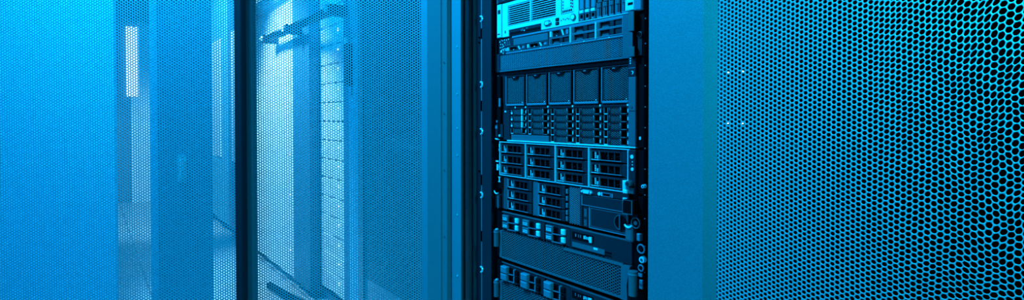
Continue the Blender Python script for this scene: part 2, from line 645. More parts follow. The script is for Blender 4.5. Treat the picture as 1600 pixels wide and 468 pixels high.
A(g, 424, 448, -12, 12, 209, 232, 'silver', 2)
A(g, 448, 462, -10, 12, 209, 232, 'silver', 1)
A(g, 448.5, 461.5, -10.4, -10, 210, 231, 'grey')
A(g, 432, 444, -12.4, -12, 220.5, 225.5, 'black')
part('ear', g, t)

# ---- S2: server with short drives above a fine perforated bezel
t = server('server with a fine perforated bezel right under the silver server', 118.5, 207.5)
b = MB()
A(b, -2, 436, 4, 12, 165, 206.5, 'dark')
A(b, 58, 436, 0, 12, 202, 206.5, 'grey')
A(b, 34, 436, -1, 12, 163.5, 167, 'grey')
A(b, 412, 436, -2, 12, 118.5, 206.5, 'mid')
A(b, -2, 10, -2, 12, 118.5, 166, 'dark')
A(b, 10, 412, -2, 12, 118.5, 122, 'bezel')
for k in range(5):
    A(b, 95 + 70 * k, 98 + 70 * k, -1.8, -1, 164.5, 166.5, 'white')
A(b, 170, 230, -2.6, -2, 119.2, 120.4, 'grey')
part('bezel', b, t)
g = MB().holes(U0 + 8, U0 + 414, Zc(120), Zc(164.5), 0, 4.3, 2.0, 'grey', t=1.2, n=6)
A(g, 8, 414, 9, 11, 120, 164, 'void')
part('perforated_panel', g, t)
g = MB()
rnd = random.Random(5)
for k in range(13):
    A(g, 2 + rnd.uniform(0, 40), 0, 0, 0, 0, 0, 'white') if False else None
for a, z in ((2, 197), (8, 201), (14, 199), (22, 200), (30, 199), (38, 200), (6, 190), (14, 189), (22, 193), (4, 182), (12, 182), (18, 184)):
    A(g, a, a + 2.6, 3.5, 4, z, z + 3, 'white')
for a in (26, 34, 42):
    A(g, a, a + 1.4, 3.5, 4, 186, 197, 'grey')
    A(g, a, a + 6, 3.5, 4, 186, 187.3, 'grey')
for (a0, z0, a1, z1) in ((6, 170, 12, 176), (12, 176, 16, 178), (19, 172, 21, 179), (21, 178, 27, 179), (27, 172, 29, 179), (31, 172, 33, 179), (16, 166, 19, 169)):
    A(g, a0, a1, 3.5, 4, z0, z1, 'white')
part('control_panel', g, t)
g = MB()
A(g, 62, 190, 1, 8, 182, 200, 'bezel', 1)
part('blank_cover', g, t)
CAR = [(38, 112, 168.5, 180.5, True), (116, 192, 168.5, 180.5, True), (196, 263, 185, 201.5, True), (196, 263, 168.5, 184, False),
       (268, 338, 185.5, 201.5, False), (268, 338, 168.5, 184.5, False), (342, 411, 185.5, 201.5, False), (342, 411, 168.5, 184.5, False)]
for a0, a1, z0, z1, bright in CAR:
    w = a1 - a0
    g = MB()
    g.frame(U0 + a0, U0 + a1, -1, 5, Zc(z0), Zc(z1), 2, 1.5, 1.5, 1.2, 'grey' if not bright else 'mid')
    A(g, a0 + 2, a1 - 1.5, 4, 5, z0 + 1, z1 - 1, 'void')
    A(g, a0 + w * .70, a1 - 2.5, 1.5, 4, z0 + 2, z1 - 2, 'dark')
    zt, zb = Zc(z1 - 1.5), Zc(z0 + 1.5)
    g.plate([(U0 + a0 + w * .56, zb), (U0 + a0 + w * .66, zb), (U0 + a0 + w * .66, zt), (U0 + a0 + w * .50, zt)], -1, 4, 'dark')
    d = part('drive_carrier', g, t)
    h = MB()
    if bright:
        A(h, a0 + 2, a0 + 9, -2, 3, z0 + 1.5, z1 - 1.5, 'chrome', 1)
        h.plate([(U0 + a0 + w * .60, zt), (U0 + a0 + w * .66, zt), (U0 + a0 + w * .74, zb), (U0 + a0 + w * .68, zb)], -2, 1, 'chrome')
        A(h, a0 + w * .82, a1 - 4, -1.6, 1, z0 + 3, z1 - 3, 'grey')
        A(h, a0 + w * .3, a0 + w * .34, 2.5, 4, z0 + 3, z0 + 5, 'silver')
    else:
        h.plate([(U0 + a0 + w * .16, zb + .6), (U0 + a0 + w * .22, zb + 4.5), (U0 + a0 + w * .42, zb + 4.5), (U0 + a0 + w * .48, zb + .6)], 1, 4, 'mid')
        A(h, a0 + 3, a0 + 8, -1.5, 3, z0 + 1.5, z1 - 1.5, 'mid', 1)
    sub('latch', h, d)
g = MB()
A(g, 264.5, 267.5, -3, 6, 167, 202, 'chrome')
A(g, 338.8, 341.5, -3, 6, 167, 202, 'chrome')
part('divider', g, t)
g = MB()
A(g, 437, 449, -14, 12, 168, 206.5, 'void')
A(g, 436, 449, -16, -14, 168, 206.5, 'mid', 1)
A(g, 436, 449, -2, 12, 140, 168, 'void')
A(g, 437, 449, -12, 12, 118.5, 138, 'void')
A(g, 436, 449, -14, -12, 118.5, 138, 'mid', 1)
A(g, 449, 464, -2, 12, 118.5, 206.5, 'black')
A(g, 450.5, 460, -4, -2, 121, 168, 'dark')
g.cyl(U0 + 455.5, Zc(161), -7, -4, 5, 'black')
g.ring(U0 + 455.5, Zc(161), -6, 5, .9, 'mid')
part('ear', g, t, label='deep ear with a square recess')
part('ear', A(MB(), -8, -3, -2, 12, 118.5, 206, 'black'), t)

# ---- S3: tall server, five perforated fan modules above five columns of drives
t = server('tall server with five perforated fan modules above rows of small drives', -60, 117.5)
b = MB()
A(b, 0, 444, 6, 12, -59, 117, 'dark')
A(b, 30, 428, 1, 12, 108, 114, 'black')
A(b, 30, 428, 0, 12, 21.5, 28, 'dark', 1)
A(b, 0, 12, -2, 12, -58, 108, 'black')
A(b, 26, 50, -1, 12, -58, 20, 'dark')
A(b, 44, 446, -5, 12, -60.8, -58.2, 'white')
for a in (72, 112, 192, 272, 352, 424):
    A(b, a - 2.5, a + 1.5, -.8, 0, 23, 27, 'white')
part('bezel', b, t)
for k in range(5):
    a = 36 + 80 * k
    g = MB()
    g.frame(U0 + a, U0 + a + 72, -2, 8, Zc(29), Zc(106), 4, 2.5, 5, 2, 'dark')
    A(g, a, a + 2, -2.6, -2, 31, 105, 'grey')
    A(g, a + 3, a + 71, -3.5, 6, 29, 34, 'grey', 1)
    g.cyl(U0 + a + 66, Zc(37), -3, -2, 1.3, 'white', n=8)
    m = part('fan_module', g, t)
    h = MB().holes(U0 + a + 3, U0 + a + 71, Zc(33), Zc(105.5), 0, 4.4, 2.0, 'bezel', t=1.0, n=6)
    A(h, a + 3, a + 71, 5, 6, 33, 105, 'void')
    sub('perforated_panel', h, m)
    h = MB()
    h.plate([(U0 + a + 22, Zc(104)), (U0 + a + 50, Zc(104)), (U0 + a + 44, Zc(96)), (U0 + a + 27, Zc(96))], -3, -1, 'black')
    A(h, a + 30, a + 37, -3.4, -3, 99.8, 102, 'grey')
    sub('pull_tab', h, m)
for k in range(5):
    for r_ in range(5):
        z1 = 21 - 16 * r_
        z0 = z1 - 15
        if k < 2 and r_ == 4:
            continue
        a0 = 40 + 80 * k if k else 52
        a1 = 116 + 80 * k if k < 4 else 428
        g = MB()
        g.frame(U0 + a0, U0 + a1, 0, 8, Zc(z0), Zc(z1), 1.5, 2, .8, .8, 'dark')
        w = a1 - a0
        s0 = a0 + 2 if k else a0
        h0, h1 = a0 + (18 if k else 12), a1 - (24 if k else 22)
        g.holes(U0 + h0, U0 + h1, Zc(z0), Zc(z1), 1, 4.1, 1.85, 'bezel', t=.8, n=6)
        A(g, a0 + 1, a1 - 1, 5, 6, z0, z1, 'void')
        A(g, a0 + 13.5 if k else a0 + 9, h0 + .5, 0, 5, z0, z1, 'dark')
        A(g, h1 - .5, h1 + 2, 0, 5, z0, z1, 'bezel')
        A(g, h1 + 17, a1 - 1, 0, 5, z0, z1, 'dark')
        A(g, h1 + 2, h1 + 17, 0, 5, z0, z0 + 2, 'bezel')
        d = part('drive_carrier', g, t)
        h = MB()
        if k == 0 and r_ < 3:
            A(h, a0 + 3, a0 + 8, -1, 3, z0 + 2, z0 + 7, 'white')
            A(h, a0 + 4, a0 + 7, -1, 3, z0 + 8, z0 + 12, 'grey')
            A(h, h1 + 2, h1 + 6, -2, 4, z0 + .5, z1 - .5, 'silver')
        else:
            A(h, a0 + 3, a0 + 11, 2, 4, z0 + 3, z1 - 2, 'void')
            A(h, a0 + 3, a0 + 12, -1, 3, z0 + .4, z0 + 2, 'silver')
            A(h, a0 + 1.5, a0 + 3, -1, 3, z0 + 2, z1 - 1, 'bezel')
            A(h, a0 + 11.5, a0 + 13, -1, 3, z0 + 2, z1 - 1, 'bezel')
        sub('latch', h, d)
        sub('status_mark', A(MB(), a1 - 4.5, a1 - 2.5, -1, 1, z0 + 4, z1 - 4, 'silver'), d)
part('blank_cover', A(MB(), 54, 194, 0, 8, -57, -44, 'bezel', 1), t)
g = MB()
A(g, 429, 447, -6, 12, -57, 80, 'bezel', 1)
A(g, 429.5, 446.5, -6.4, -6, 12, 13, 'black')
A(g, 429, 447, -6, 12, 80.5, 117, 'dark', 1)
A(g, 430, 446, -6.3, -6, 97, 98, 'grey')
for z in (116, 111.5, 107):
    A(g, 433, 435.5, -6.4, -6, z - 1.2, z + 1.2, 'white')
g.cyl(U0 + 439, Zc(88), -7.5, -6, 3.6, 'silver')
g.cyl(U0 + 437.5, Zc(88), -8, -7.4, 2.8, 'dark')
g.cyl(U0 + 437, Zc(20), -7, -6, 2.6, 'mid')
A(g, 447, 464, 0, 12, -59, 117, 'black')
A(g, 452, 456, -1, 0, -44, -38, 'silver')
part('ear', g, t)
g = MB()
A(g, -8, 22, -2, 12, -52, -18, 'dark')
g.cyl(U0 + 10, Zc(-48), -4, -2, 3, 'silver')
A(g, -8, 0, -3, -2, -30, -22, 'grey')
A(g, 30, 36, -2, -1, 13, 17, 'silver')
A(g, 8, 14, -4, -2, 28, 50, 'grey')
A(g, -8, 2, -4, -2, -58, -55.5, 'white')
part('ear', g, t)


def lff_carrier(t, a0, a1, z0, z1, seed, bright=True):
    """3.5-inch carrier: printed tab, three dark vents, bright lower lip"""
    w = a1 - a0
    g = MB()
    A(g, a0, a1, 5, 10, z0, z1, 'dark')
    g.frame(U0 + a0 + 2, U0 + a1 - .24 * w + 12, -1, 5, Zc(z0 + 2), Zc(z1 - 2), 1.5, 3, 2, 4.5, 'dark')
    x0, x1 = a0 + .28 * w, a0 + .80 * w
    A(g, x0, x1, 3, 5, z0 + 5, z1 - 6, 'void')
    for q in (.36, .68):
        A(g, x0 + (x1 - x0) * q, x0 + (x1 - x0) * q + 2.6, 0, 4, z0 + 5, z1 - 6, 'dark')
    rnd = random.Random(seed)
    for _ in range(10):
        xx, zz = x0 + rnd.random() * (x1 - x0), rnd.uniform(z0 + 6, z1 - 8)
        A(g, xx, xx + .9, 2.6, 3, zz, zz + .9, 'mid')
    A(g, a0 + .80 * w, a0 + .84 * w, -1, 5, z0 + 3, z1 - 3, 'dark')
    A(g, a0 + .88 * w, a1 - 1, -2, 6, z0 + 1, z1 - 1, 'dark', 1)
    d = part('drive_carrier', g, t)
    h = MB()
    A(h, a0 + 3, a0 + .84 * w, -2.2, 1, z0 + 2.4, z0 + 3.8, 'grey', .4)
    A(h, a0 + 3, a0 + .24 * w, -2.4, 1, z0 + 2.6, z0 + 4, 'silver')
    A(h, a0 + .26 * w - 2.5, a0 + .26 * w, -1.5, 3, z0 + 4, z1 - 5, 'bezel')
    A(h, a0 + 2, a0 + 3.5, -1.5, 3, z0 + 3, z1 - 4, 'bezel')
    sub('latch', h, d)
    h = MB()
    for q in range(4):
        A(h, a0 + .12 * w, a0 + .12 * w + 2.2, -.6, 4, z0 + 6.5 + 3.6 * q, z0 + 9 + 3.6 * q, 'white')
    for q in range(2):
        A(h, a0 + .18 * w, a0 + .18 * w + 2.8, -.6, 4, z0 + 6 + 3.6 * q, z0 + 8.6 + 3.6 * q, 'white')
    sub('printed_mark', h, d)
    for q in range(3):
        pass
    return d


# ---- S4: two-unit server, twelve drives; edge highlights built as bright chrome strips
t = server('server with edge highlights built as bright strips, twelve drives in four columns', -151.5, -62.5)
b = MB()
A(b, 10, 430, 4, 12, -151, -63, 'black')
A(b, 10, 432, -4, 6, -65.6, -63.6, 'chrome', .4)
A(b, 10, 432, -3, 6, -151.5, -149.5, 'chrome')
A(b, 10.5, 13.2, -4, 6, -150, -63, 'chrome')
for a in (115, 220, 323, 428):
    A(b, a - 1.6, a + 1.2, -5, 6, -149.5, -66, 'chrome', .4)
    for zz in (-76, -90, -104, -118, -132, -144):
        A(b, a - 7 - (zz % 3), a - 3.5, -1, 4, zz - 3, zz + 3, 'bezel')
part('bezel', b, t)
for k, (a0, a1) in enumerate(((14, 113), (117.5, 217), (222.5, 320.5), (325.5, 425))):
    for r_ in range(3):
        z1 = -66.5 - 27.7 * r_
        lff_carrier(t, a0, a1, z1 - 27, z1, 100 + k * 3 + r_)
g = MB()
A(g, 431, 447, -6, 12, -151, -64, 'dark', 1)
g.cyl(U0 + 439, Zc(-78), -7, -6, 4, 'white')
for z in (-88, -94):
    g.cyl(U0 + 440, Zc(z), -6.6, -6, 1.3, 'white', n=8)
g.cyl(U0 + 440, Zc(-102.5), -7, -6, 3.4, 'white')
A(g, 447, 464, 0, 12, -151, -64, 'black')
part('ear', g, t)
g = MB()
A(g, 421, 430, -14, 4, -149, -126, 'silver', 1)
A(g, 424, 433, -16, 4, -151, -144, 'silver', 1)
g.cyl(U0 + 437, Zc(-131), -18, -6, 6, 'mid')
g.cyl(U0 + 437, Zc(-131), -19, -18, 3.5, 'dark')
A(g, 433, 447, -12, -6, -151, -139, 'mid', 1)
part('locking_lever', g, t, label='bright cyan lever with a dark knob')

# ---- S5: server with six drives, perforated strips, optical bay
t = server('server with six drives at left and a tape bay with a round grip', -239.5, -153)
b = MB()
A(b, 10, 444, 6, 12, -239, -153, 'dark')
A(b, 296, 428, -1, 12, -166, -154, 'dark')
A(b, 296, 302, -1, 12, -239, -154, 'dark')
part('bezel', b, t)
for (a0, a1) in ((24, 40), (138, 160), (262, 296)):
    g = MB().holes(U0 + a0, U0 + a1, Zc(-239), Zc(-154.5), 0, 4.3, 1.9, 'grey' if a0 > 100 else 'bezel', t=1, n=6)
    A(g, a0, a1, 5, 6, -239, -154, 'void')
    part('perforated_strip', g, t)
for k, (a0, a1) in enumerate(((44, 137), (161, 250))):
    for r_ in range(3):
        z1 = -155 - 28 * r_
        lff_carrier(t, a0, a1, z1 - 27.4, z1, 200 + k * 3 + r_)
        h = MB()
        A(h, a0 - 1, a0 + 2, -3, 3, z1 - 25, z1 - 3, 'grey')
        part('edge_strip', h, t)
g = MB()
for z in (-168, -184, -200, -216, -230):
    A(g, 252, 256, -2, 6, z - 5, z + 5, 'grey', .8)
part('latch', g, t)
g = MB()
g.plate([(U0 + 300, Zc(-161)), (U0 + 305, Zc(-166)), (U0 + 327, Zc(-167)), (U0 + 333, Zc(-162)), (U0 + 328, Zc(-157)), (U0 + 305, Zc(-157))], -3, 0, 'grey')
g.plate([(U0 + 308, Zc(-165)), (U0 + 322, Zc(-165)), (U0 + 325, Zc(-158)), (U0 + 306, Zc(-158))], -5, -3, 'silver')
g.cyl(U0 + 303, Zc(-161.5), -5, -3, 2.4, 'silver', n=10)
g.cyl(U0 + 329, Zc(-161.5), -5, -3, 2.4, 'silver', n=10)
g.cyl(U0 + 298, Zc(-155.5), -2.5, -1, 2, 'grey', n=10)
part('video_port', g, t)
g = MB()
g.cyl(U0 + 351, Zc(-162), -3, -1, 3.6, 'white')
g.frame(U0 + 359, U0 + 382, -2.5, -1, Zc(-166), Zc(-158), 1.5, 1.5, 1.2, 1.2, 'grey')
A(g, 360, 381, -1.6, -1, -165, -159, 'black')
A(g, 356, 358.5, -1.6, -1, -166, -158, 'silver')
A(g, 384, 388, -2.5, -1, -166, -158, 'grey')
part('port_row', g, t)
part('sticker', A(MB(), 413, 424, -2, -1, -174, -162, 'white'), t, label='white square sticker')
g = MB()
A(g, 302, 426, -2, 8, -192, -168, 'dark', 1)
A(g, 303, 425, -2.6, -2, -192, -190.6, 'grey')
A(g, 301, 303, -2.8, 4, -192, -170, 'grey')
A(g, 424, 426, -2.8, 4, -192, -170, 'grey')
part('drive_cover', g, t)
g = MB()
A(g, 322, 426, 0, 8, -238, -193, 'dark')
A(g, 326, 424, -1, 0, -235, -195, 'bezel')
A(g, 327.5, 422.5, -1.2, -.5, -233.5, -196.5, 'dark')
A(g, 322, 324.5, -2.5, 4, -238, -194, 'grey')
A(g, 322, 426, -2.5, 4, -238.6, -237, 'grey')
bay = part('tape_bay', g, t)
h = MB()
h.cyl(U0 + 408, Zc(-214), -3, -1, 15, 'black', n=28)
h.ring(U0 + 408, Zc(-214), -2.5, 15, 1.2, 'mid', n=28, a0=90, a1=270)
A(h, 406.5, 409.5, -6, -2.5, -228, -200, 'mid')
sub('round_grip', h, bay)
g = MB()
ticks(g, 308, -216, 7, 18, -1.6, 'grey', 6, 11)
ticks(g, 308, -236, 7, 14, -1.6, 'grey', 5, 12)
A(g, 305, 318, -1.2, 6, -239, -194, 'dark')
part('print_strip', g, t)
g = MB()
A(g, 428, 452, -22, 12, -190, -162, 'black', 2)
g.frame(U0 + 428, U0 + 452, -22.6, -22, Zc(-190), Zc(-162), 1, 2, 1.5, 1, 'mid')
A(g, 452, 464, -4, 12, -239, -155, 'black')
A(g, 430, 446, -16, 12, -243, -214, 'bezel', 1.5)
A(g, 446, 448, -16, 12, -243, -214, 'mid')
g.ring(U0 + 438, Zc(-208), -17, 9, 1.8, 'white', n=14, a0=205, a1=335)
g.cyl(U0 + 454, Zc(-206), -14, -4, 10, 'black', n=20)
g.ring(U0 + 454, Zc(-206), -14, 10, 1, 'mid', n=24)
g.cyl(U0 + 454, Zc(-206), -15, -14, 4, 'mid')
A(g, 456, 464, -14, -4, -240, -226, 'grey', 1)
part('ear', g, t)
g = MB()
A(g, -8, 8, -2, 12, -239, -205, 'dark', 1)
g.ring(U0 - 2, Zc(-193), -4, 9, 1.6, 'white', n=12, a0=190, a1=320)
A(g, 2, 4, -3, -2, -240, -206, 'grey')
A(g, 6, 14, -4, -3, -170, -168, 'white')
A(g, 6, 14, -4, -3, -158, -156, 'white')
A(g, 8.5, 11.5, -4, -3, -168, -158, 'white')
A(g, 4, 24, -2, 8, -186, -154, 'black')
part('ear', g, t)


def bezel_server(label, zt, white_latch, left_knob, right_knob):
    """three-unit server: sleds and slots over a swept perforated bezel. zt = top height"""
    t = server(label, zt - 123, zt)
    b = MB()
    A(b, 18, 438, 6, 12, zt - 122, zt, 'dark')
    A(b, 18, 438, -1, 12, zt - 2.5, zt, 'bezel')
    A(b, 265, 436, -1, 12, zt - 50, zt - 2.5, 'dark', 1)
    # bezel frame around the perforated field, swept right end
    A(b, 14, 24, -6, 12, zt - 120, zt - 50, 'bezel')
    b.plate([(U0 + 414, Zc(zt - 52)), (U0 + 436, Zc(zt - 50)), (U0 + 428, Zc(zt - 90)), (U0 + 430, Zc(zt - 121)), (U0 + 412, Zc(zt - 121))], -8, 12, 'bezel')
    A(b, 24, 414, -6, 12, zt - 121, zt - 117, 'bezel')
    A(b, 250, 416, -6, 12, zt - 55, zt - 50, 'bezel')
    part('bezel', b, t)
    g = MB().holes(U0 + 22, U0 + 418, Zc(zt - 119), Zc(zt - 45), -4, 6.1, 2.65, 'bezel', t=1.5, n=6)
    A(g, 22, 416, 4, 5.5, zt - 120, zt - 45, 'void')
    part('perforated_panel', g, t)
    for k, a in enumerate((26, 106, 190)):
        # scalloped brow over the perforation below each pair of sleds
        br = MB()
        pts = [(U0 + a - 2 + 62 * i / 12, Zc(zt - 44 - 7 * (1 - ((i - 3) / 9) ** 2) if i < 12 else zt - 44)) for i in range(13)]
        br.plate([(U0 + a - 2, Zc(zt - 5))] + pts + [(U0 + a + 76, Zc(zt - 46)), (U0 + a + 76, Zc(zt - 5))], -2, 4, 'dark')
        part('brow', br, t)
        for r_ in range(2):
            z1 = zt - 7 - 18.5 * r_
            g = MB()
            A(g, a, a + 24, -8 if white_latch else -14, 2, z1 - 16.5, z1, 'bezel' if white_latch else 'grey', 2)
            A(g, a + 24, a + 38, -3, 2, z1 - 16, z1 - 1, 'black')
            A(g, a + 26, a + 33, -4, -3, z1 - 13, z1 - 5, 'void')
            V = []
            for i in range(9):
                q = i / 8
                V.append((U0 + a + 22 + 34 * q, -8 + 5 * q))
            outer = V + [(x, y + 3) for x, y in V[::-1]]
            g.prism(outer, Zc(z1 - 17.8), Zc(z1 - 16.4), 'grey')
            s_ = part('drive_sled', g, t)
            if white_latch:
                h = MB()
                ticks(h, a + 4, z1 - 12, 17, 8, -8.4, 'white', 2, 31 + k * 2 + r_)
                sub('printed_mark', h, s_)
            h = MB()
            A(h, a + 51, a + 62, -8, 2, z1 - 14, z1 - 2, 'white' if white_latch else 'black', 1.5)
            if not white_latch:
                A(h, a + 48, a + 51, -9, 2, z1 - 16, z1, 'grey')
            sub('latch', h, s_)
    g = MB()
    A(g, 272, 335, -2, -1, zt - 25, zt - 9, 'black')
    rnd = random.Random(int(zt))
    for a in (282, 291, 297, 307, 311, 315, 320):
        A(g, a, a + rnd.uniform(1.5, 3), -2.4, -2, zt - 19 + rnd.uniform(-1, 1), zt - 13 + rnd.uniform(-1, 1), 'white' if a > 300 else 'grey')
    A(g, 324, 331, -4, -2, zt - 24, zt - 12, 'white')
    part('control_panel', g, t)
    g = MB()
    A(g, 272, 366, -2, -1, zt - 46, zt - 32, 'bezel')
    A(g, 272, 366, -2.5, -2, zt - 46.5, zt - 43, 'black')
    A(g, 336, 347, -2.6, -2, zt - 37, zt - 32.5, 'white')
    A(g, 366, 384, -2, -1, zt - 37.5, zt - 35, 'black')
    A(g, 366, 384, -2, -1, zt - 43, zt - 41.5, 'black')
    part('optical_drive', g, t)
    for (a, z0, z1, r_, on) in ((8, zt - 92, zt - 49, 6.5, left_knob), (447, zt - 104, zt - 56, 9, right_knob)):
        if on:
            g = MB()
            g.vcyl(U0 + a, -12, Zc(z0), Zc(z1), r_, 'bezel', n=20)
            g.vcyl(U0 + a, -12, Zc(z1 - 7), Zc(z1 - 4), r_ + .9, 'grey', n=20)
            A(g, a - 3, a + 3, -8, 12, z0 + 5, z1 - 8, 'dark')
            if a > 100:
                A(g, a + 6, a + 19, -10, -6.6, z1 - 8, z1 - 2, 'grey')
                A(g, a + 12, a + 20, -10, -6.6, z0 + 16, z0 + 34, 'grey', 1)
                g.cyl(U0 + a + 16, Zc(z0 + 25), -11, -10, 2.5, 'mid', n=12)
            else:
                g.cyl(U0 + a, Zc(z1 + 1), -14, -8, 2.5, 'silver', n=10)
            part('latch_cylinder', g, t)
    part('ear', A(MB(), 438, 464, 2, 12, zt - 122, zt, 'black'), t)
    part('ear', A(MB(), -8, 14, 4, 12, zt - 122, zt, 'black'), t)
    return t


bezel_server('server with white latches and printed tabs over a coarse perforated bezel', -246, True, True, True)
bezel_server('lowest server in view, with plain grey sleds and no white latches', -378.5, False, True, True)

# ================================================================== RIGHT RACK with closed perforated door
right = thing('server_rack', 'closed rack with a wide plain stile and coarse perforated door, beside the open rack', 'server rack', ROW, -250, 300, 0)
rack_body(right, -580, 80, 45, 900, 'dark')
g = MB()
ZB, ZT = 50, 2035
uR0, uB, uM = -580.0, -467.0, -448.0
g.prism([(uR0, -20), (uR0 + 2, -25), (uB, -25), (uM, -13), (uM, 20), (uR0, 20)], ZB, ZT, 'coat')
g.box(75 - 40, 75, -25, 20, ZB, ZT, 'coat')
g.box(uM, 35, -25, 20, ZB, ZB + 90, 'coat')
g.box(uM, 35, -25, 20, ZT - 90, ZT, 'coat')
pz0, pz1 = Zc(-560), Zc(440)
g.box(uM, 35, -13, -11.5, ZB + 90, pz0, 'mesh')
g.box(uM, 35, -13, -11.5, pz1, ZT - 90, 'mesh')
rdoor = part('door', g, right)


def warp(x, z):
    """the sheet is stretched and bent out of true towards its right side"""
    s = np.clip((x + 290) / 200, 0, 1.3) ** 1.5
    zc = z - HC
    up = np.clip((zc + 170) / 420, 0, 1)
    dz = s * (3.2 * np.sin(x / 17.0 + zc / 90.0) + 2.4 * np.sin(zc / 37.0 + x / 57.0) + 1.8 * np.sin(x / 7.5 - zc / 23.0) + 1.0 * np.sin(x / 4.1 + zc / 11.0))
    dx = s * (2.0 * np.sin(zc / 60.0 + x / 50.0) + .7 * np.sin(x / 11.0 + zc / 9.0))
    tilt = up * .5 * np.clip(x + 225, 0, 400)
    return x + dx, z + dz + tilt


def rfun(x, z):
    q = np.clip((x + 440) / 330, 0, 1)
    rnd = np.random.RandomState(3)
    jit = 1 + (rnd.rand(len(x)) - .5) * .10 * q
    return 7.25 * (.365 + .085 * q) * jit


pm = MB().holes(uM - 4, 33, pz0 - 120, pz1 + 4, -13, 7.25, 2.6, 'mesh', t=1.4, n=12, warp=warp, rfun=rfun)
sub('perforated_panel', pm, rdoor)
# equipment just behind the mesh, mostly lost in the dark
for (z0, z1, lab) in ((20, 108, 'upper dark server dimly lit behind the closed right-hand perforated door'), (-72, 16, 'lower dark server dimly lit behind the closed right-hand perforated door')):
    t = thing('server', lab, 'server', ROW, -250, 300, Zc(z0))
    part('chassis', MB().box(-500, -10, 60, 600, Zc(z0), Zc(z1), 'void'), t)
    g = MB()
    g.box(-470, -430, 55, 60, Zc(z0 + 24), Zc(z0 + 27), 'grey')
    g.box(-430, -330, 55, 60, Zc(z0 + 24), Zc(z0 + 26), 'mid')
    for a in (-468, -441):
        g.box(a, a + 2.2, 54, 60, Zc(z0 + 60), Zc(z0 + 62.2), 'led')
    part('indicator', g, t)
t = thing('equipment_shelf', 'black shelf under the servers behind the right-hand mesh door', 'shelf', ROW, -250, 300, Zc(-78))
part('plate', MB().box(-565, 65, 60, 800, Zc(-77), Zc(-73), 'void'), t)

# ================================================================== RACKS FURTHER ALONG THE ROW (seen through the open door)
l1 = thing('server_rack', 'closed rack with a fine perforated door just behind the open door', 'server rack', ROW, -1600, 300, 0)
rack_body(l1, -1985, -1240, 45, 900, 'void')
g = MB()
g.frame(-1985, -1242, 0, 30, 50, 2035, 40, 60, 90, 90, 'frame')
g.box(-1945, -1302, 12, 13, 140, Zc(-640), 'mesh')
g.box(-1945, -1302, 12, 13, Zc(470), 1945, 'mesh')
d = part('door', g, l1)
sub('perforated_panel', MB().holes(-1949, -1300, Zc(-644), Zc(474), 12, 7.4, 3.0, 'frame', t=1.0, n=6), d)
t = thing('server', 'pale-fronted server dimly seen through two layers of mesh', 'server', ROW, -1600, 300, Zc(-120))
part('chassis', MB().box(-1850, -1400, 66, 600, Zc(-120), Zc(-75), 'dark'), t)
part('bezel', MB().box(-1860, -1380, 60, 66, Zc(-119), Zc(-78), 'silver'), t)
t = thing('equipment_shelf', 'shelf under the pale-fronted server behind the far mesh door', 'shelf', ROW, -1600, 300, Zc(-128))
part('plate', MB().box(-1960, -1260, 62, 800, Zc(-126), Zc(-122), 'dark'), t)

l2 = thing('server_rack', 'bright open rack of pale servers behind the open mesh door', 'server rack', ROW, -2400, 300, 0)
rack_body(l2, -2830, -1990, 45, 900, 'blue', shelf=Zc(-830))
part('front_post', MB().box(-2088, -1992, 5, 45, 40, 2015, 'bluelight'), l2)
part('front_post', MB().box(-2205, -2088, 25, 45, 40, 2015, 'blue'), l2)
part('front_post', MB().box(-2826, -2570, 0, 45, 40, 2015, 'blue'), l2)
g = MB()
g.box(-2075, -2045, -22, 5, Zc(130), Zc(300), 'black', 4)
g.box(-2078, -2050, -20, 5, Zc(300), Zc(330), 'silver', 3)
part('handle', g, l2, label='black upright handle with a pale top')
for k in range(17):
    z0 = -828 + 90 * k
    t = thing('pale_server', 'pale two-unit server with one small lamp, in the bright rack behind the open mesh door', 'server', ROW, -2390, 200, Zc(z0), 'pale servers in the bright rack')
    part('chassis', MB().box(-2560, -2215, 60, 700, Zc(z0), Zc(z0 + 87), 'dark'), t)
    part('fascia', MB().box(-2568, -2207, 48, 60, Zc(z0 + 1), Zc(z0 + 86), 'pale', 2), t)
    part('indicator', MB().cyl(-2320, Zc(z0 + 60), 46, 48, 7, 'led', n=10), t)

l3 = thing('server_rack', 'white-fronted rack at the left edge of the open mesh door', 'server rack', ROW, -3300, 300, 0)
rack_body(l3, -3760, -2835, 45, 900, 'blue')
g = MB()
g.box(-3755, -3180, 0, 45, 40, 2020, 'pale', 3)
g.box(-3170, -2840, 0, 45, 40, 2020, 'pale', 3)
part('front_panel', g, l3)
part('indicator', MB().cyl(-2900, Zc(-200), -4, 0, 8, 'led', n=10).cyl(-2900, Zc(-420), -4, 0, 8, 'led', n=10).cyl(-2900, Zc(-720), -4, 0, 8, 'led', n=10), l3)

# dark cross bar and the bright tube above it
g = MB()
g.box(-3150, -2060, -75, -45, Zc(425), Zc(455), 'black', 5)
bar = thing('cross_rail', 'dark horizontal bar across the bright racks behind the open mesh door', 'bar', ROW, -2600, -60, Zc(425))
part('beam', g, bar)
for a in (-3120, -2700, -2100):
    g = MB()
    g.box(a - 18, a + 18, -82, -1, Zc(418), Zc(462), 'dark', 4)
    g.cyl(a, Zc(440), -90, -82, 14, 'silver')
    part('clamp', g, bar)
g = MB().tube([ROW.world(-3.6 + .1 * i, -.07, (Zc(690)) * mm) for i in range(13)], .016, 'pale')
o = bpy.data.objects.new('conduit', g.mesh('conduit'))
COL.objects.link(o)
tag(o, 'pale tube running along the top of the white-fronted rack', 'pipe')
# cable lying on the floor
pts = [(-2.88, -.11), (-2.8, -.10), (-2.7, -.09), (-2.6, -.075), (-2.5, -.06), (-2.4, -.05)]
g = MB().tube([ROW.world(u, v, .018) for u, v in pts], .018, 'black', k=10)
o = bpy.data.objects.new('cable', g.mesh('cable'))
COL.objects.link(o)
tag(o, 'thick dark cable lying on the white floor behind the open mesh door', 'cable')

